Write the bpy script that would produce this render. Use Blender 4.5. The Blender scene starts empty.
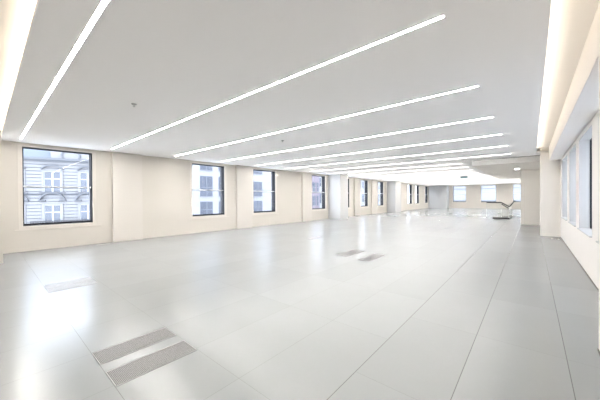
import bpy, bmesh, math, random
from mathutils import Matrix, Vector
random.seed(4)
SC = bpy.context.scene
COL = SC.collection

# ------------------------------------------------------------------ materials
def mat(name, col, rough=0.6, metal=0.0, spec=0.5, bump=0.0, bscale=40.0, vary=0.0, vscale=2.0, emit=None, estr=0.0):
    m = bpy.data.materials.new(name); m.use_nodes = True
    nt = m.node_tree; b = nt.nodes['Principled BSDF']
    b.inputs['Base Color'].default_value = (*col, 1)
    b.inputs['Roughness'].default_value = rough
    b.inputs['Metallic'].default_value = metal
    b.inputs['Specular IOR Level'].default_value = spec
    tc = nt.nodes.new('ShaderNodeTexCoord')
    if vary:
        n = nt.nodes.new('ShaderNodeTexNoise'); n.inputs['Scale'].default_value = vscale; n.inputs['Detail'].default_value = 4
        nt.links.new(tc.outputs['Object'], n.inputs['Vector'])
        r = nt.nodes.new('ShaderNodeMapRange'); r.inputs[3].default_value = 1 - vary; r.inputs[4].default_value = 1 + vary
        nt.links.new(n.outputs['Fac'], r.inputs[0])
        mx = nt.nodes.new('ShaderNodeVectorMath'); mx.operation = 'SCALE'; mx.inputs[0].default_value = col
        nt.links.new(r.outputs[0], mx.inputs['Scale']); nt.links.new(mx.outputs[0], b.inputs['Base Color'])
    if bump:
        n = nt.nodes.new('ShaderNodeTexNoise'); n.inputs['Scale'].default_value = bscale; n.inputs['Detail'].default_value = 3
        nt.links.new(tc.outputs['Object'], n.inputs['Vector'])
        bp = nt.nodes.new('ShaderNodeBump'); bp.inputs['Strength'].default_value = bump; bp.inputs['Distance'].default_value = 0.002
        nt.links.new(n.outputs['Fac'], bp.inputs['Height']); nt.links.new(bp.outputs[0], b.inputs['Normal'])
    if emit:
        b.inputs['Emission Color'].default_value = (*emit, 1); b.inputs['Emission Strength'].default_value = estr
    return m

M = {}
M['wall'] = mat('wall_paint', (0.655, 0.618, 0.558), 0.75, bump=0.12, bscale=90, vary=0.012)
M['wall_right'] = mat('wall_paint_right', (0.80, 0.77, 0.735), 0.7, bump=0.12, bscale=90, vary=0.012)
M['block'] = mat('pier_daylight_tint', (0.56, 0.568, 0.57), 0.6, bump=0.12, bscale=90)  # cooler than the cream walls: bluish daylight put into the colour
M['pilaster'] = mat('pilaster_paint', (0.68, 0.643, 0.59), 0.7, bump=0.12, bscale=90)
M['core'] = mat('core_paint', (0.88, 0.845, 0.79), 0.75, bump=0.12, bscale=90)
M['ceiling'] = mat('ceiling_paint', (0.96, 0.95, 0.945), 0.85, bump=0.08, bscale=120, vary=0.008)
M['low_ceiling'] = mat('low_ceiling_paint', (0.90, 0.87, 0.825), 0.85, bump=0.08, bscale=120)
M['trim'] = mat('trim_paint', (0.72, 0.68, 0.62), 0.5)
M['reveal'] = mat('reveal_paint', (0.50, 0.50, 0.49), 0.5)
M['channel'] = mat('aluminium_channel', (0.6, 0.6, 0.6), 0.6)
M['white'] = mat('white_paint', (0.86, 0.87, 0.88), 0.4)
M['dark'] = mat('dark_frame', (0.018, 0.019, 0.024), 0.5, spec=0.25)
M['rail'] = mat('meeting_rail', (0.72, 0.73, 0.75), 0.35)
M['black'] = mat('black_metal', (0.03, 0.028, 0.028), 0.35)
M['steel'] = mat('brushed_steel', (0.55, 0.55, 0.54), 0.35, metal=0.9)
M['plastic'] = mat('white_plastic', (0.8, 0.8, 0.78), 0.4)
M['grey_plastic'] = mat('grey_plastic', (0.38, 0.38, 0.37), 0.4)
M['green'] = mat('green_sign', (0.07, 0.14, 0.16), 0.4)
M['gap'] = mat('shadow_gap', (0.12, 0.11, 0.10), 0.8)
M['strip'] = mat('strip_diffuser', (0.9, 0.9, 0.9), 0.5, emit=(1.0, 0.96, 0.93), estr=26.0)
M['cove_l'] = mat('cove_led_left', (0.9, 0.9, 0.9), 0.5, emit=(1.0, 0.86, 0.70), estr=6.0)
M['cove_r'] = mat('cove_led_right', (0.9, 0.9, 0.9), 0.5, emit=(1.0, 0.88, 0.75), estr=5.5)
M['spot'] = mat('spot_lens', (0.9, 0.9, 0.9), 0.5, emit=(1.0, 0.85, 0.65), estr=25.0)
M['down'] = mat('downlight_lens', (0.9, 0.9, 0.9), 0.5, emit=(1.0, 0.95, 0.88), estr=22.0)
M['stucco'] = mat('pale_stucco', (0.155, 0.157, 0.163), 0.8, bump=0.3, bscale=8, vary=0.05, vscale=0.7)
M['stucco_trim'] = mat('stucco_moulding', (0.085, 0.09, 0.10), 0.8)
M['slate'] = mat('slate_roof', (0.08, 0.095, 0.115), 0.7, vary=0.1)
M['far_glass'] = mat('far_window_glass', (0.055, 0.065, 0.085), 0.25, vary=0.25, vscale=0.8)
M['far_dark'] = mat('far_window_dark', (0.06, 0.068, 0.088), 0.3, vary=0.3, vscale=0.8)
M['far_frame'] = mat('far_window_frame', (0.25, 0.262, 0.285), 0.6)
M['modern'] = mat('modern_cladding', (0.185, 0.19, 0.20), 0.7, vary=0.03)
M['brick'] = mat('mauve_brick', (0.13, 0.11, 0.13), 0.85, vary=0.12, vscale=1.5)
M['far_bar'] = mat('dull_window_bars', (0.12, 0.13, 0.15), 0.5)
M['iron'] = mat('iron_railing', (0.02, 0.02, 0.025), 0.6)
M['paving_bounce'] = mat('bounce_paving', (0.7, 0.7, 0.7), 0.9, vary=0.1)  # unseen ground, made pale to bounce light up to the ceiling

def glass_mat(name, tint, refl):
    m = bpy.data.materials.new(name); m.use_nodes = True; nt = m.node_tree; nt.nodes.clear()
    out = nt.nodes.new('ShaderNodeOutputMaterial'); mix = nt.nodes.new('ShaderNodeMixShader')
    tr = nt.nodes.new('ShaderNodeBsdfTransparent'); tr.inputs[0].default_value = (*tint, 1)
    gl = nt.nodes.new('ShaderNodeBsdfGlossy'); gl.inputs['Roughness'].default_value = 0.01
    lw = nt.nodes.new('ShaderNodeFresnel'); lw.inputs['IOR'].default_value = refl
    geo = nt.nodes.new('ShaderNodeNewGeometry'); k = nt.nodes.new('ShaderNodeMath'); k.operation = 'SUBTRACT'; k.inputs[0].default_value = 1.0
    nt.links.new(geo.outputs['Backfacing'], k.inputs[1]); k2 = nt.nodes.new('ShaderNodeMath'); k2.operation = 'MULTIPLY'
    nt.links.new(lw.outputs[0], k2.inputs[0]); nt.links.new(k.outputs[0], k2.inputs[1])
    nt.links.new(k2.outputs[0], mix.inputs[0]); nt.links.new(tr.outputs[0], mix.inputs[1]); nt.links.new(gl.outputs[0], mix.inputs[2])
    nt.links.new(mix.outputs[0], out.inputs[0]); return m
M['glass'] = glass_mat('window_glass', (0.97, 0.98, 1.0), 1.5)
M['bal_glass'] = glass_mat('balustrade_glass', (0.97, 0.98, 0.98), 1.13)

TX, TP = 0.226, 0.655          # floor tile grid
def floor_material():
    m = bpy.data.materials.new('stone_floor_tiles'); m.use_nodes = True; nt = m.node_tree; N = nt.nodes; L = nt.links
    b = N['Principled BSDF']
    tc = N.new('ShaderNodeTexCoord'); sp = N.new('ShaderNodeSeparateXYZ'); L.new(tc.outputs['Object'], sp.inputs[0])
    def mth(op, a, bv=None, c=None):
        n = N.new('ShaderNodeMath'); n.operation = op
        for i, v in enumerate((a, bv, c)):
            if v is None: continue
            if isinstance(v, (int, float)): n.inputs[i].default_value = v
            else: L.new(v, n.inputs[i])
        return n.outputs[0]
    gx = mth('DIVIDE', mth('SUBTRACT', sp.outputs['X'], TX), TP)
    gy = mth('DIVIDE', mth('SUBTRACT', sp.outputs['Y'], -0.025), TP)
    fx = mth('ABSOLUTE', mth('SUBTRACT', mth('FRACT', mth('ADD', gx, 0.5)), 0.5))
    fy = mth('ABSOLUTE', mth('SUBTRACT', mth('FRACT', mth('ADD', gy, 0.5)), 0.5))
    jx = mth('LESS_THAN', fx, 0.0040)
    jy = mth('LESS_THAN', fy, 0.0024)
    # tiles are two modules long; the columns nearest the right wall are laid half a tile on
    par = mth('GREATER_THAN', gx, -2.0)
    on = mth('LESS_THAN', mth('ABSOLUTE', mth('SUBTRACT', mth('FLOORED_MODULO', mth('ROUND', gy), 2.0), par)), 0.5)
    first = mth('LESS_THAN', mth('ABSOLUTE', mth('SUBTRACT', mth('ROUND', gy), 1.0)), 0.5)
    jy = mth('MULTIPLY', jy, mth('MAXIMUM', on, first))
    cmb = N.new('ShaderNodeCombineXYZ'); L.new(mth('FLOOR', gx), cmb.inputs[0])
    L.new(mth('FLOOR', mth('MULTIPLY', mth('ADD', gy, par), 0.5)), cmb.inputs[1])
    wn = N.new('ShaderNodeTexWhiteNoise'); wn.noise_dimensions = '2D'; L.new(cmb.outputs[0], wn.inputs['Vector'])
    # joint darkness varies from one joint run to the next
    wj = N.new('ShaderNodeTexWhiteNoise'); wj.noise_dimensions = '1D'; L.new(mth('ROUND', gx), wj.inputs['W'])
    ns = N.new('ShaderNodeTexNoise'); ns.inputs['Scale'].default_value = 2.1; ns.inputs['Detail'].default_value = 6
    L.new(tc.outputs['Object'], ns.inputs['Vector'])
    n2 = N.new('ShaderNodeTexNoise'); n2.inputs['Scale'].default_value = 30; n2.inputs['Detail'].default_value = 5
    L.new(tc.outputs['Object'], n2.inputs['Vector'])
    v = mth('ADD', mth('MULTIPLY', wn.outputs['Value'], 0.06), mth('ADD', mth('MULTIPLY', ns.outputs['Fac'], 0.06), mth('MULTIPLY', n2.outputs['Fac'], 0.03)))
    fac = mth('ADD', v, 0.92)
    sc = N.new('ShaderNodeVectorMath'); sc.operation = 'SCALE'; sc.inputs[0].default_value = (0.27, 0.283, 0.285); L.new(fac, sc.inputs['Scale'])
    mixc = N.new('ShaderNodeMix'); mixc.data_type = 'RGBA'
    def sj(g, c, hw, lo, hi):      # a few joint runs are darker than the rest
        near = mth('LESS_THAN', mth('ABSOLUTE', mth('SUBTRACT', mth('ROUND', g), c)), hw)
        return mth('ADD', mth('MULTIPLY', near, hi - lo), lo)
    jf = mth('MAXIMUM', mth('MULTIPLY', jx, sj(gx, -1.0, 1.4, 0.26, 0.85)), mth('MULTIPLY', jy, sj(gy, 1.0, 0.6, 0.38, 0.75)))
    L.new(jf, mixc.inputs[0]); L.new(sc.outputs[0], mixc.inputs[6]); mixc.inputs[7].default_value = (0.10, 0.105, 0.10, 1)
    L.new(mixc.outputs[2], b.inputs['Base Color'])
    b.inputs['Roughness'].default_value = 0.25
    b.inputs['Specular IOR Level'].default_value = 0.8
    bp = N.new('ShaderNodeBump'); bp.inputs['Strength'].default_value = 0.06; bp.inputs['Distance'].default_value = 0.002
    return m
M['floor'] = floor_material()

def grille_material(name, light, dark):
    m = bpy.data.materials.new(name); m.use_nodes = True; nt = m.node_tree; N = nt.nodes; L = nt.links
    b = N['Principled BSDF']
    tc = N.new('ShaderNodeTexCoord'); mp = N.new('ShaderNodeMapping'); L.new(tc.outputs['Object'], mp.inputs[0])
    mp.inputs['Rotation'].default_value = (0, 0, math.radians(45))
    ch = N.new('ShaderNodeTexChecker'); ch.inputs['Scale'].default_value = 140
    ch.inputs['Color1'].default_value = (*light, 1); ch.inputs['Color2'].default_value = (*dark, 1)
    L.new(mp.outputs[0], ch.inputs[0]); L.new(ch.outputs[0], b.inputs['Base Color'])
    b.inputs['Roughness'].default_value = 0.45; b.inputs['Metallic'].default_value = 0.3
    return m
M['grille'] = grille_material('perforated_grille', (0.30, 0.295, 0.29), (0.07, 0.07, 0.07))
M['sheen_grille'] = grille_material('sheen_perforated_grille', (0.40, 0.41, 0.41), (0.22, 0.22, 0.22))  # same grilles, their glancing-angle sheen put into a paler colour

# ------------------------------------------------------------------ mesh helpers
def box(bm, x0, x1, y0, y1, z0, z1, T=None):
    co = [(x, y, z) for z in (z0, z1) for y in (y0, y1) for x in (x0, x1)]
    vs = [bm.verts.new(T @ Vector(c) if T else c) for c in co]
    for f in ((0,2,3,1), (4,5,7,6), (0,1,5,4), (2,6,7,3), (0,4,6,2), (1,3,7,5)):
        bm.faces.new([vs[i] for i in f])
def bar(bm, a, b, r, n=10, T=None):
    a = Vector(a); b = Vector(b); d = (b - a).normalized()
    u = d.orthogonal().normalized(); v = d.cross(u)
    A, B = [], []
    for i in range(n):
        t = 2 * math.pi * i / n; o = (u * math.cos(t) + v * math.sin(t)) * r
        A.append(bm.verts.new(T @ (a + o) if T else a + o)); B.append(bm.verts.new(T @ (b + o) if T else b + o))
    for i in range(n):
        j = (i + 1) % n; bm.faces.new((A[i], A[j], B[j], B[i]))
    bm.faces.new(A[::-1]); bm.faces.new(B)
def disc(bm, c, r, h, n=20, r2=None):
    r2 = r if r2 is None else r2
    A = [bm.verts.new((c[0] + r*math.cos(6.28318*i/n), c[1] + r*math.sin(6.28318*i/n), c[2])) for i in range(n)]
    B = [bm.verts.new((c[0] + r2*math.cos(6.28318*i/n), c[1] + r2*math.sin(6.28318*i/n), c[2] + h)) for i in range(n)]
    for i in range(n):
        j = (i + 1) % n; bm.faces.new((A[i], A[j], B[j], B[i]))
    bm.faces.new(A[::-1]); bm.faces.new(B)
def obj(name, bm, m, parent=None, bevel=0.0):
    bmesh.ops.recalc_face_normals(bm, faces=bm.faces[:])
    me = bpy.data.meshes.new(name); bm.to_mesh(me); bm.free(); me.materials.append(m)
    o = bpy.data.objects.new(name, me); COL.objects.link(o)
    if parent: o.parent = parent
    if bevel:
        md = o.modifiers.new('bevel', 'BEVEL'); md.width = bevel; md.segments = 2; md.limit_method = 'ANGLE'
    return o
def boxes(name, m, lst, parent=None, bevel=0.0, T=None):
    bm = bmesh.new()
    for b in lst: box(bm, *b, T=T)
    return obj(name, bm, m, parent, bevel)
def empty(name, loc=(0, 0, 0), rz=0.0):
    o = bpy.data.objects.new(name, None); COL.objects.link(o); o.location = loc; o.rotation_euler = (0, 0, rz)
    o.empty_display_size = 0.1; return o
def tag(o, label=None, cat=None, group=None, kind=None):
    for k, v in (('label', label), ('category', cat), ('group', group), ('kind', kind)):
        if v: o[k] = v
    return o
def struct(name, m, lst, label, cat, bevel=0.0):
    return tag(boxes(name, m, lst, bevel=bevel), label, cat, kind='structure')
def copy_tree(o, parent=None):
    c = o.copy(); COL.objects.link(c); c.parent = parent
    for ch in list(o.children): copy_tree(ch, c)
    return c
def wall_cells(a0, a1, z0, z1, opens):
    """rectangles (a0,a1,z0,z1) that cover a wall and leave the openings free"""
    out = []; opens = sorted(opens); cur = a0
    for (o0, o1, p0, p1) in opens:
        if o0 > cur: out.append((cur, o0, z0, z1))
        out.append((o0, o1, z0, p0)); out.append((o0, o1, p1, z1)); cur = o1
    if cur < a1: out.append((cur, a1, z0, z1))
    return out

CE = 2.975; TOP = 3.13
XW = -10.55; YF = 40.0; ZS, ZH = 0.69, 2.87

# ------------------------------------------------------------------ floor and ceilings
fl = struct('floor', M['floor'], [(-10.95, 1.15, -1.35, YF + 0.4, -0.12, 0)], 'pale grey stone tile floor with thin dark joints', 'floor')
strips = [0.645, 2.62, 4.58, 6.54, 8.48, 10.50, 12.55, 14.5, 16.4, 18.4, 20.3, 22.3, 24.2, 26.2, 28.1, 30.1, 32.0, 34.0, 36.0, 38.0]
SW, SD = 0.022, 0.006
def strip_span(y): return (-9.95 if y < 37 else -8.0), (-0.575 if y < 13.5 else (-2.5 if y < 25 else -0.9))
cl = []; cur = 0.30; CT = 3.027
for y in strips:
    a, b = strip_span(y)
    cl.append((-10.95, 0.122, cur, y - SW, CE, CT)); cl.append((-10.95, a, y - SW, y + SW, CE, CT)); cl.append((b, 0.122, y - SW, y + SW, CE, CT)); cur = y + SW
cl.append((-10.95, 0.122, cur, YF + 0.4, CE, CT))
struct('ceiling', M['ceiling'], cl + [(0.122, 1.15, 12.97, YF + 0.4, CE, CT), (-10.95, 1.15, -1.35, -0.25, CE, CT)],
       'smooth white ceiling with long slots of light', 'ceiling')
struct('ceiling_upper_slab', M['core'], [(-10.95, 1.15, -1.35, YF + 0.4, TOP, TOP + 0.1)], 'cream top of the light coves above the ceiling edge', 'ceiling')
struct('ceiling_lowered', M['low_ceiling'], [(-1.95, 0.80, 13.70, 24.6, 2.74, CE - 0.018)], 'lowered cream ceiling panel in front of the core wall', 'ceiling')
struct('trim_1', M['gap'], [(-1.93, 0.78, 13.72, 24.58, CE - 0.018, CE)], 'thin dark shadow gap above the lowered ceiling panel', 'trim')

# ------------------------------------------------------------------ walls
left_win = [(0.705, 2.255), (5.56, 7.10), (8.75, 10.30), (13.42, 14.96), (16.6, 18.12), (19.80, 21.18), (23.1, 24.33),
            (30.85, 32.25), (33.5, 34.85), (37.2, 38.45)]
cells = wall_cells(-1.35, YF + 0.4, 0, TOP, [(a, b, ZS, ZH) for a, b in left_win])
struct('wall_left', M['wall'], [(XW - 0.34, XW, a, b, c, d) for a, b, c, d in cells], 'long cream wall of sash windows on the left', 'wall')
far_win = [(-7.85, -6.38), (-4.80, -3.25), (-1.67, -0.2)]
cells = wall_cells(XW, 1.15, 0, TOP, [(a, b, 0.80, 2.84) for a, b in far_win])
struct('wall_far', M['wall'], [(a, b, YF, YF + 0.34, c, d) for a, b, c, d in cells], 'cream end wall with three pale windows', 'wall')
right_win = [(4.30, 5.95), (6.50, 8.14), (8.66, 10.06), (10.68, 12.30)]
cells = wall_cells(3.60, 12.97, 0, 2.67, [(a, b, 0.72, 2.58) for a, b in right_win])
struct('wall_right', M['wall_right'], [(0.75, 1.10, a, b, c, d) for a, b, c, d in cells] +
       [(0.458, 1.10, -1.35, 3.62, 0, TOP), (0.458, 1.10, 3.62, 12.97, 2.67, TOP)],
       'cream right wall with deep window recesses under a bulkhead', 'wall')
struct('wall_back', M['wall'], [(-10.95, 1.15, -1.45, -1.30, 0, TOP)], 'plain cream wall behind the camera', 'wall')
struct('wall_pier_near_left', M['wall'], [(XW - 0.3, -9.0, -1.3, 0.283, 0, CE)], 'cream pier at the left edge beside the first window', 'wall')
struct('wall_cove_left', M['wall'], [(-10.9, 0.122, -0.45, -0.25, 3.0, TOP)], 'cream back of the left light cove', 'wall')
struct('wall_column_right', M['core'], [(0.228, 1.12, 12.97, 13.55, 0, TOP)], 'cream square column at the end of the right wall', 'wall')
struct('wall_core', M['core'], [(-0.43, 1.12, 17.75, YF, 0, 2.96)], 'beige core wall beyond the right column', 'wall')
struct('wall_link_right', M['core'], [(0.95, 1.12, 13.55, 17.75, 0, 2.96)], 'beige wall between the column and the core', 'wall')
struct('wall_block_1', M['block'], [(XW, -9.6, 15.3, 16.3, 0, CE)], 'deep cream pier standing out after the fourth left window', 'wall')
struct('wall_block_2', M['block'], [(XW, -9.72, 25.12, 26.6, 0, CE)], 'deep cream pier standing out halfway down the left wall', 'wall')
struct('wall_block_3', M['block'], [(XW, -8.3, 38.75, YF, 0, CE)], 'deep cream pier in the far left corner', 'wall')
pil = [(2.77, 3.66), (7.70, 8.59), (12.45, 13.35), (18.75, 19.72), (21.75, 22.7), (28.2, 29.2)]
for i, (a, b) in enumerate(pil):
    struct('wall_pilaster_%d' % (i + 1), M['pilaster'], [(XW, XW + 0.12, a, b, 0, CE)],
           'shallow cream pilaster number %d from the near end of the left wall' % (i + 1), 'pilaster', bevel=0.004)
bl = [(XW, XW + 0.012, 0.283, 2.77), (XW, XW + 0.012, 3.66, 7.70), (XW, XW + 0.012, 8.59, 12.45), (XW, XW + 0.012, 13.35, 15.3), (XW, XW + 0.012, 16.3, 18.75),
      (XW, XW + 0.012, 19.72, 21.75), (XW, XW + 0.012, 22.7, 25.12)]
struct('baseboard_left', M['wall'], [(*q, 0, 0.09) for q in bl], 'low cream skirting along the left wall', 'baseboard')
struct('baseboard_right', M['gap'], [(0.742, 0.75, 3.62, 12.97, 0.0, 0.018), (0.450, 0.458, -1.3, 3.62, 0.0, 0.018)], 'thin dark line at the foot of the right wall', 'baseboard')

# ------------------------------------------------------------------ windows
def window(n, w, h, loc, rz, label, rail_at=1.09, ledge=0.12, casing=0.09, blind=False, seen=True):
    """local x along the wall, local y outwards, origin at the lower left corner of the opening"""
    root = tag(empty('window_%d' % n, loc, rz), label, 'window', kind='structure')
    c = casing
    boxes('casing', M['trim'], [(-c, 0, -0.018, 0, -c, h + 0.03), (w, w + c, -0.018, 0, -c, h + 0.03), (0, w, -0.018, 0, h, h + 0.03), (0, w, -0.018, 0, -c, 0)], root, 0.003)
    boxes('sill', M['trim'], [(-c - 0.08, w + c + 0.14, -0.03, 0.0, -c - 0.025, -c)], root, 0.004)
    t = 0.013
    boxes('window_frame', M['dark'], [(0, t, 0.03, 0.30, 0, h), (w - 0.028, w, 0.03, 0.30, 0, h), (t, w - t, 0.03, 0.30, h - t, h), (t, w - t, 0.03, 0.30, 0, t)], root)
    s = 0.02
    for k, (z0, z1, y) in enumerate(((t, rail_at, 0.09), (rail_at - 0.005, h - t, 0.13))):
        a, b = t, w - 0.028
        sash = boxes('sash', M['dark'], [(a, a + s, y, y + 0.035, z0, z1), (b - s, b, y, y + 0.035, z0, z1),
              (a + s, b - s, y, y + 0.035, z0, z0 + (0.05 if k == 0 else 0.02)), (a + s, b - s, y, y + 0.035, z1 - (0.02 if k == 0 else s), z1)], root)
        boxes('glass', M['glass'], [(a + s, b - s, y + 0.014, y + 0.020, z0 + 0.02, z1 - 0.02)], sash)
    boxes('meeting_rail', M['rail'], [(t, w - t, 0.06, 0.09, rail_at - 0.012, rail_at + 0.026)], root)
    return root
ords = ['first', 'second', 'third', 'fourth', 'fifth', 'sixth', 'seventh', 'eighth', 'ninth', 'tenth']
n = 0
for i, (a, b) in enumerate(left_win):
    n += 1
    extra = ['nearest the camera, showing an ornate pale facade', 'just past the first wide stretch of wall', 'just after the second pilaster', 'before the first deep pier',
             'mostly hidden behind the first deep pier', 'past the first deep pier', 'before the second deep pier', 'past the second deep pier', 'near the far corner', 'last before the far corner'][i]
    window(n, b - a, ZH - ZS, (XW, a, ZS), math.radians(90), '%s dark sash window on the left wall, %s' % (ords[i], extra))
for i, (a, b) in enumerate(far_win):
    n += 1
    window(n, b - a, 2.04, (a, YF, 0.80), 0, ['left', 'middle', 'right'][i] + ' pale window in the far end wall', rail_at=1.0)
for i, (a, b) in enumerate(right_win):
    n += 1
    r = tag(empty('window_%d' % n, (0.75, b, 0.72), math.radians(-90)), '%s recessed window of the right wall from the camera' % ords[i], 'window', kind='structure')
    w, h = b - a, 1.86
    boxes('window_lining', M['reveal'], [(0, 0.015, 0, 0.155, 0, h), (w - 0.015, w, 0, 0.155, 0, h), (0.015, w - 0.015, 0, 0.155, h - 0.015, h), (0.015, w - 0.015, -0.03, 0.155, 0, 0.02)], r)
    boxes('window_frame', M['dark'], [(0, 0.03, 0.155, 0.32, 0, h), (w - 0.03, w, 0.155, 0.32, 0, h), (0, w, 0.155, 0.32, h - 0.03, h), (0, w, 0.155, 0.32, 0, 0.03), (0, w, 0.24, 0.28, 1.0, 1.03)], r)
    boxes('glass', M['glass'], [(0.03, w - 0.03, 0.255, 0.261, 0.03, h - 0.03)], r)

# ------------------------------------------------------------------ ceiling strip lights
def strip(y, x0, x1, label):
    r = tag(empty('strip_light', (0, y, CE)), label, 'ceiling light', 'parallel strip lights in the ceiling')
    w = SW; t = 0.004; D = 0.044
    boxes('light_housing', M['channel'], [(x0, x1, -w, -w + t, 0.0, D), (x0, x1, w - t, w, 0.0, D), (x0, x0 + t, -w + t, w - t, 0.0, D), (x1 - t, x1, -w + t, w - t, 0.0, D),
                                        (x0, x1, -w, w, D, D + 0.004)], r)
    boxes('diffuser', M['strip'], [(x0 + t, x1 - t, -w + t, w - t, SD, D)], r)
cnt = ['first', 'second', 'third', 'fourth', 'fifth', 'sixth', 'seventh', 'eighth', 'ninth', 'tenth', 'eleventh', 'twelfth', 'thirteenth', 'fourteenth',
       'fifteenth', 'sixteenth', 'seventeenth', 'eighteenth', 'nineteenth', 'twentieth']
for i, y in enumerate(strips):
    strip(y, *strip_span(y), 'glowing white strip light in the ceiling, %s from the camera' % cnt[i] if i else 'glowing white strip light nearest the camera, running out at the top left')
def cove(name, b, m, holder, label):
    r = tag(empty(name, ((b[0]+b[1])/2, (b[2]+b[3])/2, 3.0)), label, 'cove light', 'hidden cove lights')
    T = Matrix.Translation(-r.location)
    boxes('led_tape', m, [(b[0], b[1], b[2], b[3], 3.039, 3.049)], r, T=T)
    boxes('tape_channel', M['steel'], [(b[0] - 0.01, b[1] + 0.01, b[2] - 0.01, b[3] + 0.01, 3.0275, 3.039)], r, T=T)
cove('cove_light', (0.02, 0.05, 0.6, 12.85), M['cove_r'], None, 'warm light line in the cove along the right wall')
cove('cove_light', (-10.4, 0.0, 0.36, 0.39), M['cove_l'], None, 'bright warm light line in the cove at top left')

# ------------------------------------------------------------------ small ceiling things
def sprinkler(x, y, label, z=CE):
    r = tag(empty('sprinkler_head', (x, y, z)), label, 'sprinkler', 'sprinklers in the white ceiling')
    bm = bmesh.new(); disc(bm, (0, 0, -0.012), 0.032, 0.012, r2=0.042); obj('cover_plate', bm, M['grey_plastic'], r)
    bm = bmesh.new(); disc(bm, (0, 0, -0.04), 0.008, 0.03); disc(bm, (0, 0, -0.045), 0.02, 0.005); obj('deflector', bm, M['steel'], r)
sprinkler(-4.983, 1.632, 'tiny pale sprinkler between the first and second strip lights')
sprinkler(-5.144, 5.299, 'small grey sprinkler between the third and fourth strip lights')
sprinkler(-3.648, 35.0, 'small sprinkler far off above the middle end window')
r = tag(empty('exit_sign', (-3.736, 22.64, CE)), 'small dark hanging sign far down the ceiling', 'sign')
boxes('sign_panel', M['green'], [(-0.22, 0.22, -0.015, 0.015, -0.20, -0.05)], r, 0.004)
for q in (-0.14, 0.13): boxes('sign_bracket', M['steel'], [(q, q + 0.01, -0.005, 0.005, -0.05, 0)], r)
r = tag(empty('recessed_downlight', (-0.55, 16.6, 2.74)), 'round recessed downlight in the lowered ceiling before the core wall', 'downlight')
bm = bmesh.new(); disc(bm, (0, 0, -0.012), 0.11, 0.012, r2=0.12); obj('bezel', bm, M['white'], r)
bm = bmesh.new(); disc(bm, (0, 0, -0.015), 0.08, 0.004); obj('lens', bm, M['down'], r)
for (x, y, lab) in ((-9.28, 15.85, 'warm ceiling spotlight washing the first deep pier'), (-9.4, 25.8, 'warm ceiling spotlight washing the second deep pier')):
    r = tag(empty('wall_washer', (x, y, CE)), lab, 'downlight', 'wall washing spotlights')
    bm = bmesh.new(); disc(bm, (0, 0, -0.01), 0.05, 0.01); obj('bezel', bm, M['white'], r)
    bm = bmesh.new(); disc(bm, (0, 0, -0.014), 0.035, 0.004); obj('lens', bm, M['spot'], r)
    l = bpy.data.lights.new('wall_washer_lamp', 'SPOT'); l.energy = 26; l.color = (1, .82, .62); l.spot_size = math.radians(80); l.spot_blend = 0.6; l.shadow_soft_size = 0.04
    lo = bpy.data.objects.new('lamp', l); COL.objects.link(lo); lo.parent = r; lo.location = (0, 0, -0.03); lo.rotation_euler = (0, math.radians(-12), 0)
    r2 = tag(empty('wall_sensor', (x - 0.32 if y < 20 else -9.72, y, 1.95)), 'small white wall sensor on the %s deep pier' % ('first' if y < 20 else 'second'), 'sensor', 'sensors on the deep piers')
    boxes('sensor_body', M['plastic'], [(0, 0.02, -0.04, 0.04, -0.05, 0.05)], r2, 0.005)
    boxes('sensor_lens', M['grey_plastic'], [(0.02, 0.024, -0.02, 0.02, -0.02, 0.02)], r2)
r = tag(empty('light_switch', (-9.0, 0.20, 1.13)), 'white light switch with a dark rocker on the left edge pier', 'switch')
boxes('switch_plate', M['plastic'], [(0, 0.01, -0.043, 0.043, -0.043, 0.043)], r, 0.003)
boxes('rocker', M['grey_plastic'], [(0.01, 0.016, -0.015, 0.015, -0.022, 0.022)], r, 0.002)

# ------------------------------------------------------------------ floor grilles and boxes
M['mid_grille'] = grille_material('mid_perforated_grille', (0.22, 0.22, 0.215), (0.17, 0.17, 0.17))
def grille(x0, x1, y0, y1, label, gm='grille', name='floor_grille', cat='floor grille', group='perforated steel floor grilles'):
    r = tag(empty(name, ((x0+x1)/2, (y0+y1)/2, 0)), label, cat, group)
    a, b = (x1-x0)/2, (y1-y0)/2; e = 0.006
    boxes('perforated_plate', M[gm], [(-a + e, a - e, -b + e, b - e, 0, 0.0025)], r)
    boxes('rim', M['grey_plastic'], [(-a, a, -b, -b + e, 0, 0.004), (-a, a, b - e, b, 0, 0.004), (-a, -a + e, -b + e, b - e, 0, 0.004), (a - e, a, -b + e, b - e, 0, 0.004)], r)
grille(-3.045, -2.785, 0.632, 1.28, 'large perforated floor grille in the foreground, farther one of the pair')
grille(-2.625, -2.365, 0.632, 1.28, 'large perforated floor grille in the foreground, nearer one of the pair')
grille(-3.66, -3.34, 5.62, 6.50, 'mid floor perforated grille, left one of the pair', 'mid_grille')
grille(-3.00, -2.72, 5.50, 6.38, 'mid floor perforated grille, right one of the pair', 'mid_grille')
grille(-6.06, -5.81, 0.635, 1.24, 'floor grille painted with a pale sheen before the first window, farther one of the pair', 'sheen_grille')
grille(-5.80, -5.56, 0.635, 1.24, 'floor grille painted with a pale sheen before the first window, nearer one of the pair', 'sheen_grille')
grille(-5.93, -5.78, 7.3, 7.95, 'narrow dark floor grille halfway towards the fourth window')
grille(-10.30, -10.2, 2.28, 2.62, 'small slot grille in the floor beside the first pilaster')
r = tag(empty('floor_box', (0.58, 12.25, 0)), 'square steel floor box at the foot of the right column', 'floor box')
boxes('floor_box_lid', M['steel'], [(-0.1, 0.1, -0.12, 0.12, 0, 0.006)], r, 0.002)
boxes('lid_slot', M['black'], [(-0.06, 0.06, -0.07, 0.07, 0.006, 0.008)], r)

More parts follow.
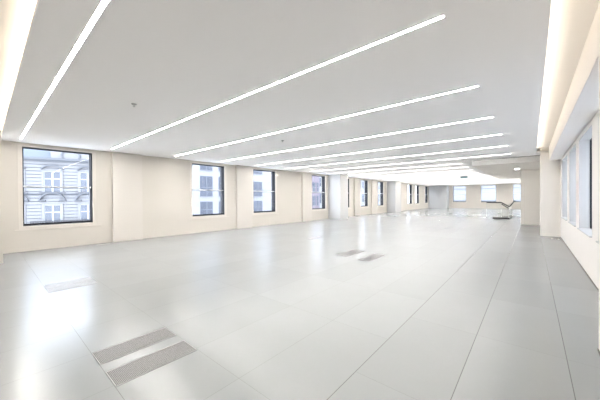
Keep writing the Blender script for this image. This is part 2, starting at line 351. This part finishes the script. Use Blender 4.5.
# ------------------------------------------------------------------ stair balustrade
r = tag(empty('stair_balustrade', (-1.75, 21.6, 0)), 'glass balustrade with black handrails around the far stair opening', 'balustrade')
T = Matrix.Translation(-r.location)
Y0 = 21.6
for (a, b) in ((-2.28, -1.88), (-1.86, -1.50), (-1.48, -1.14)):
    boxes('glass_panel', M['bal_glass'], [(a, b, Y0 - 0.008, Y0 + 0.008, 0.06, 1.04 if b < -1.45 else 0.80)], r, T=T)
boxes('glass_panel', M['bal_glass'], [(-1.135, -1.12, Y0, Y0 + 4.2, 0.06, 0.95)], r, T=T)
bm = bmesh.new(); box(bm, -1.95, -1.10, Y0 - 0.06, Y0 + 0.06, 0.0, 0.09, T=T); obj('base_shoe', bm, M['black'], r)
bm = bmesh.new(); box(bm, -1.16, -1.08, Y0 + 0.06, Y0 + 4.3, 0.0, 0.09, T=T); obj('base_shoe', bm, M['black'], r)
bm = bmesh.new(); bar(bm, (-2.28, Y0, 1.05), (-1.50, Y0, 1.05), 0.036, T=T); obj('handrail', bm, M['black'], r)
bm = bmesh.new(); bar(bm, (-1.50, Y0, 1.05), (-1.08, Y0, 0.78), 0.034, T=T); obj('handrail', bm, M['black'], r)
bm = bmesh.new(); bar(bm, (-1.50, Y0 + 0.25, 0.94), (-1.12, Y0 + 0.25, 0.66), 0.03, T=T); obj('handrail', bm, M['black'], r)
bm = bmesh.new(); bar(bm, (-1.08, Y0, 0.78), (-0.80, Y0, 1.20), 0.032, T=T); obj('handrail', bm, M['black'], r)
for x, zt in ((-2.28, 1.05), (-1.50, 1.05), (-1.12, 0.80)): boxes('post', M['steel'], [(x - 0.012, x + 0.012, Y0 - 0.02, Y0 + 0.02, 0, zt)], r, T=T)
bm = bmesh.new()
for k in range(6): box(bm, -1.46 + 0.065*k, -1.44 + 0.065*k, Y0 + 0.1, Y0 + 0.2, 0.90 - 0.045*k, 0.94 - 0.045*k, T=T)
obj('stair_nosings', bm, M['black'], r)

# ------------------------------------------------------------------ the street outside
tag(boxes('street', M['paving_bounce'], [(-90, -11.4, -30, 130, -12.2, -12.0)]), 'grey street far below the windows', 'street', kind='structure')

# ornate pale facade seen through the first window: local x along the facade, local -y towards the room
A1 = math.radians(69.02)
f1 = tag(empty('ornate_building', (-30.61, 4.08, 0), A1), 'ornate pale stucco building across the street through the first left window', 'building')
# facade outward side faces the room: local -y direction is (sin, -cos) = towards +X
wins = []
for k in range(-3, 2):
    u = -0.27 + 2.37 * k
    wins.append((u - 0.54, u + 0.54, -0.70, 0.93)); wins.append((u - 0.54, u + 0.54, 2.10, 3.74))
bm = bmesh.new()
z = -4.0
while z < 4.75:
    segs = [(-9.0, 5.0)]
    for (a, b, c, d) in wins:
        if c < z + 0.24 and d > z:
            ns = []
            for s0, s1 in segs:
                if b <= s0 or a >= s1: ns.append((s0, s1)); continue
                if a > s0: ns.append((s0, a))
                if b < s1: ns.append((b, s1))
            segs = ns
    for s0, s1 in segs: box(bm, s0, s1, -0.01, 0.12, z, z + 0.225)
    z += 0.28
obj('rusticated_wall', bm, M['stucco'], f1)
boxes('wall_core_face', M['stucco_trim'], [(-9.0, 5.0, 0.05, 0.11, -12, 4.75)] , f1)
boxes('building_body', M['stucco_trim'], [(-9.0, 5.0, 0.6, 9.0, -12, 4.75)], f1)
def rect_frame(u0, u1, z0, z1, t, y0, y1): return [(u0 - t, u0, y0, y1, z0, z1 + t), (u1, u1 + t, y0, y1, z0, z1 + t), (u0, u1, y0, y1, z1, z1 + t)]
def arch(bm, uc, zc, w, rise, y0, y1, t=0.09, n=12):
    R = (w*w/4 + rise*rise) / (2*rise); c = zc + rise - R; a = math.asin(w/2/R)
    for i in range(n):
        t0 = -a + 2*a*i/n; t1 = -a + 2*a*(i+1)/n
        co = []
        for y in (y0, y1):
            for th in (t0, t1):
                for rr in (R, R + t): co.append(bm.verts.new((uc + rr*math.sin(th), y, c + rr*math.cos(th))))
        for f in ((0,1,3,2), (4,6,7,5), (0,4,5,1), (2,3,7,6), (1,5,7,3), (0,2,6,4)): bm.faces.new([co[j] for j in f])
for (a, b, c, d) in wins:
    wdw = boxes('facade_window', M['far_glass'], [(a, b, 0.0, 0.04, c, d)], f1)
    mid = (a + b) / 2; tr = d - 0.55
    boxes('window_bars', M['far_frame'], [(mid - 0.06, mid + 0.06, -0.03, 0.0, c, d), (a, b, -0.03, 0.0, tr - 0.04, tr + 0.04), (a, a + 0.05, -0.03, 0, c, d), (b - 0.05, b, -0.03, 0, c, d)], wdw)
    boxes('window_surround', M['stucco'], rect_frame(a, b, c, d, 0.14, -0.08, 0.1), wdw)
    bm = bmesh.new(); lo = c < 1
    if lo:
        arch(bm, mid, 1.42, 1.55, 0.55, -0.22, 0.05, 0.10); box(bm, a - 0.35, a + 0.1, -0.2, 0.05, 1.32, 1.42); box(bm, b - 0.1, b + 0.35, -0.2, 0.05, 1.32, 1.42)
    else:
        arch(bm, mid, 3.95, 1.35, 0.34, -0.2, 0.05, 0.09)
        boxes('window_ledge', M['stucco_trim'], [(a - 0.3, b + 0.3, -0.14, 0.05, 1.98, 2.06)], wdw)
    obj('window_pediment', bm, M['stucco_trim'], wdw)
bm = bmesh.new()
box(bm, -1.6, 4.9, -0.36, -0.31, -0.40, -0.31); box(bm, -1.6, 4.9, -0.35, -0.32, -0.76, -0.73)
for k in range(44): box(bm, -1.6 + 0.148*k, -1.53 + 0.148*k, -0.345, -0.325, -0.76, -0.36)
box(bm, -1.6, 4.9, -0.36, 0.05, -0.95, -0.78)
obj('balcony_railing', bm, M['iron'], f1)
boxes('string_course', M['stucco_trim'], [(-9, 5, -0.12, 0.05, 2.30 - 0.42, 1.96), (-9, 5, -0.3, 0.05, 4.75, 4.92), (-9, 5, -0.15, 0.3, 4.62, 4.75)], f1)
bm = bmesh.new()
vs = [(-9, 0.1, 4.9), (5, 0.1, 4.9), (5, 2.4, 8.2), (-9, 2.4, 8.2), (5, 9, 8.2), (-9, 9, 8.2), (5, 9, 4.9), (-9, 9, 4.9)]
V = [bm.verts.new(v) for v in vs]
for f in ((0,1,2,3), (3,2,4,5), (5,4,6,7), (0,3,5,7), (1,6,4,2), (0,7,6,1)): bm.faces.new([V[i] for i in f])
obj('mansard_roof', bm, M['slate'], f1)
# gable with an oval panel
gb = boxes('roof_gable', M['stucco'], [(-0.35, 2.3, -0.1, 1.2, 4.7, 5.9), (0.0, 1.95, -0.1, 1.0, 5.9, 6.2)], f1)
bm = bmesh.new()
nseg = 28
for i in range(nseg):
    t0, t1 = 6.28318*i/nseg, 6.28318*(i+1)/nseg; co = []
    for y in (-0.2, -0.1):
        for th in (t0, t1):
            for k in (1.0, 0.82): co.append(bm.verts.new((0.98 + 0.68*k*math.cos(th), y, 5.2 + 0.48*k*math.sin(th))))
    for f in ((0,1,3,2), (4,6,7,5), (0,4,5,1), (2,3,7,6), (1,5,7,3), (0,2,6,4)): bm.faces.new([co[j] for j in f])
obj('oval_moulding', bm, M['stucco_trim'], gb)

def plain_building(name, x, y0, y1, z1, wall, cols, rows, w, glassm, label, bars=True, depth=8):
    r = tag(empty(name, (x, y0, 0)), label, 'building', 'buildings across the street')
    boxes('building_wall', wall, [(-depth, 0, 0, y1 - y0, -12, z1)], r)
    boxes('parapet', wall, [(-depth, 0.12, -0.05, y1 - y0 + 0.05, z1, z1 + 0.3)], r)
    for cy, cw in cols:
        for (a, b) in rows:
            f = boxes('facade_window', glassm, [(0.0, 0.05, cy - y0, cy - y0 + cw, a, b)], r)
            if bars:
                boxes('window_bars', M['far_bar'], [(0.05, 0.09, cy - y0 + cw/2 - 0.03, cy - y0 + cw/2 + 0.03, a, b), (0.05, 0.09, cy - y0, cy - y0 + cw, a + (b-a)*0.42, a + (b-a)*0.42 + 0.05),
                      (0.05, 0.12, cy - y0 - 0.05, cy - y0 + cw + 0.05, a - 0.06, a)], f)
rows = [(-3.1, -1.1), (-0.35, 1.12), (1.7, 3.8), (4.45, 5.4), (6.6, 8.0)]
plain_building('modern_building', -26, 12.2, 20.2, 9.5, M['modern'], [(12.7, 0.55), (14.57, 1.4), (16.75, 0.3), (18.2, 1.2)], rows, 1.4, M['far_dark'],
               'white modern building with stacked dark windows through the second left window')
rows3 = [(-3.0, -1.0), (-0.2, 1.12), (1.75, 3.5), (4.5, 5.1), (6.0, 7.5)]
plain_building('modern_building', -26, 20.4, 30.4, 8.8, M['modern'], [(21.45, 1.55), (25.6, 1.4), (28.2, 1.4)], rows3, 1.4, M['far_dark'],
               'white modern building with grey windows through the third left window')
plain_building('brick_building', -26, 31.0, 35.2, 7.6, M['brick'], [(31.9, 0.7), (33.4, 0.7), (34.5, 0.4)], [(-2.2, -0.6), (0.3, 1.8), (2.5, 3.9)], 1, M['far_glass'],
               'mauve brick building through the fourth left window')
plain_building('pale_building', -27, 35.6, 62, 7.5, M['modern'], [(36 + 2.6*k, 1.0) for k in range(10)], [(-2.2, -0.6), (0.6, 2.2), (3.4, 4.8)], 1, M['far_glass'],
               'long pale building beyond the brick one through the far left windows')
r = tag(empty('pale_building', (-16, 66, 0)), 'broad pale building beyond the end wall windows', 'building')
boxes('building_wall', M['modern'], [(0, 30, 0, 9, -12, 12)], r)
boxes('cornice', M['stucco_trim'], [(-0.2, 30.2, -0.3, 0, 12, 12.3), (0, 30, -0.1, 0, 0.55, 0.7), (0, 30, -0.1, 0, 3.1, 3.2)], r)
bm = bmesh.new()
for k in range(14): box(bm, 1 + 2.1*k, 1.9 + 2.1*k, -0.06, 0.0, -1.9, -0.4)
obj('facade_windows', bm, M['far_glass'], r)

r = tag(empty('sky_blocker_building', (7.5, -6, 0)), 'unseen building added to cut sky light at the right hand windows', 'building')  # unseen mass added so less sky light reaches the right window reveals
boxes('building_wall', M['modern'], [(0, 8, 0, 60, -12, 12)], r)
boxes('parapet', M['modern'], [(-0.15, 8, 0, 60, 12, 12.4)], r)
# ------------------------------------------------------------------ sky
w = bpy.data.worlds.new('overcast_sky'); SC.world = w; w.use_nodes = True
nt = w.node_tree; bg = nt.nodes['Background']; bg.inputs['Color'].default_value = (0.83, 0.90, 1.0, 1); bg.inputs['Strength'].default_value = 2.1

# ------------------------------------------------------------------ camera
cd = bpy.data.cameras.new('camera'); cam = bpy.data.objects.new('camera', cd); COL.objects.link(cam)
R = Matrix(((0.759872, 0.001438, 0.650071), (0.650036, 0.008966, -0.759851), (-0.006921, 0.999959, 0.005878)))
cam.matrix_world = Matrix.Translation((0, 0, 1.4)) @ R.to_4x4()
cd.sensor_width = 36; cd.lens = 271.194 * 36 / 600; cd.clip_start = 0.02; cd.clip_end = 500
SC.camera = cam
vs = SC.view_settings; vs.view_transform = 'Standard'; vs.look = 'None'; vs.gamma = 1; vs.use_curve_mapping = False; vs.exposure = 2.17
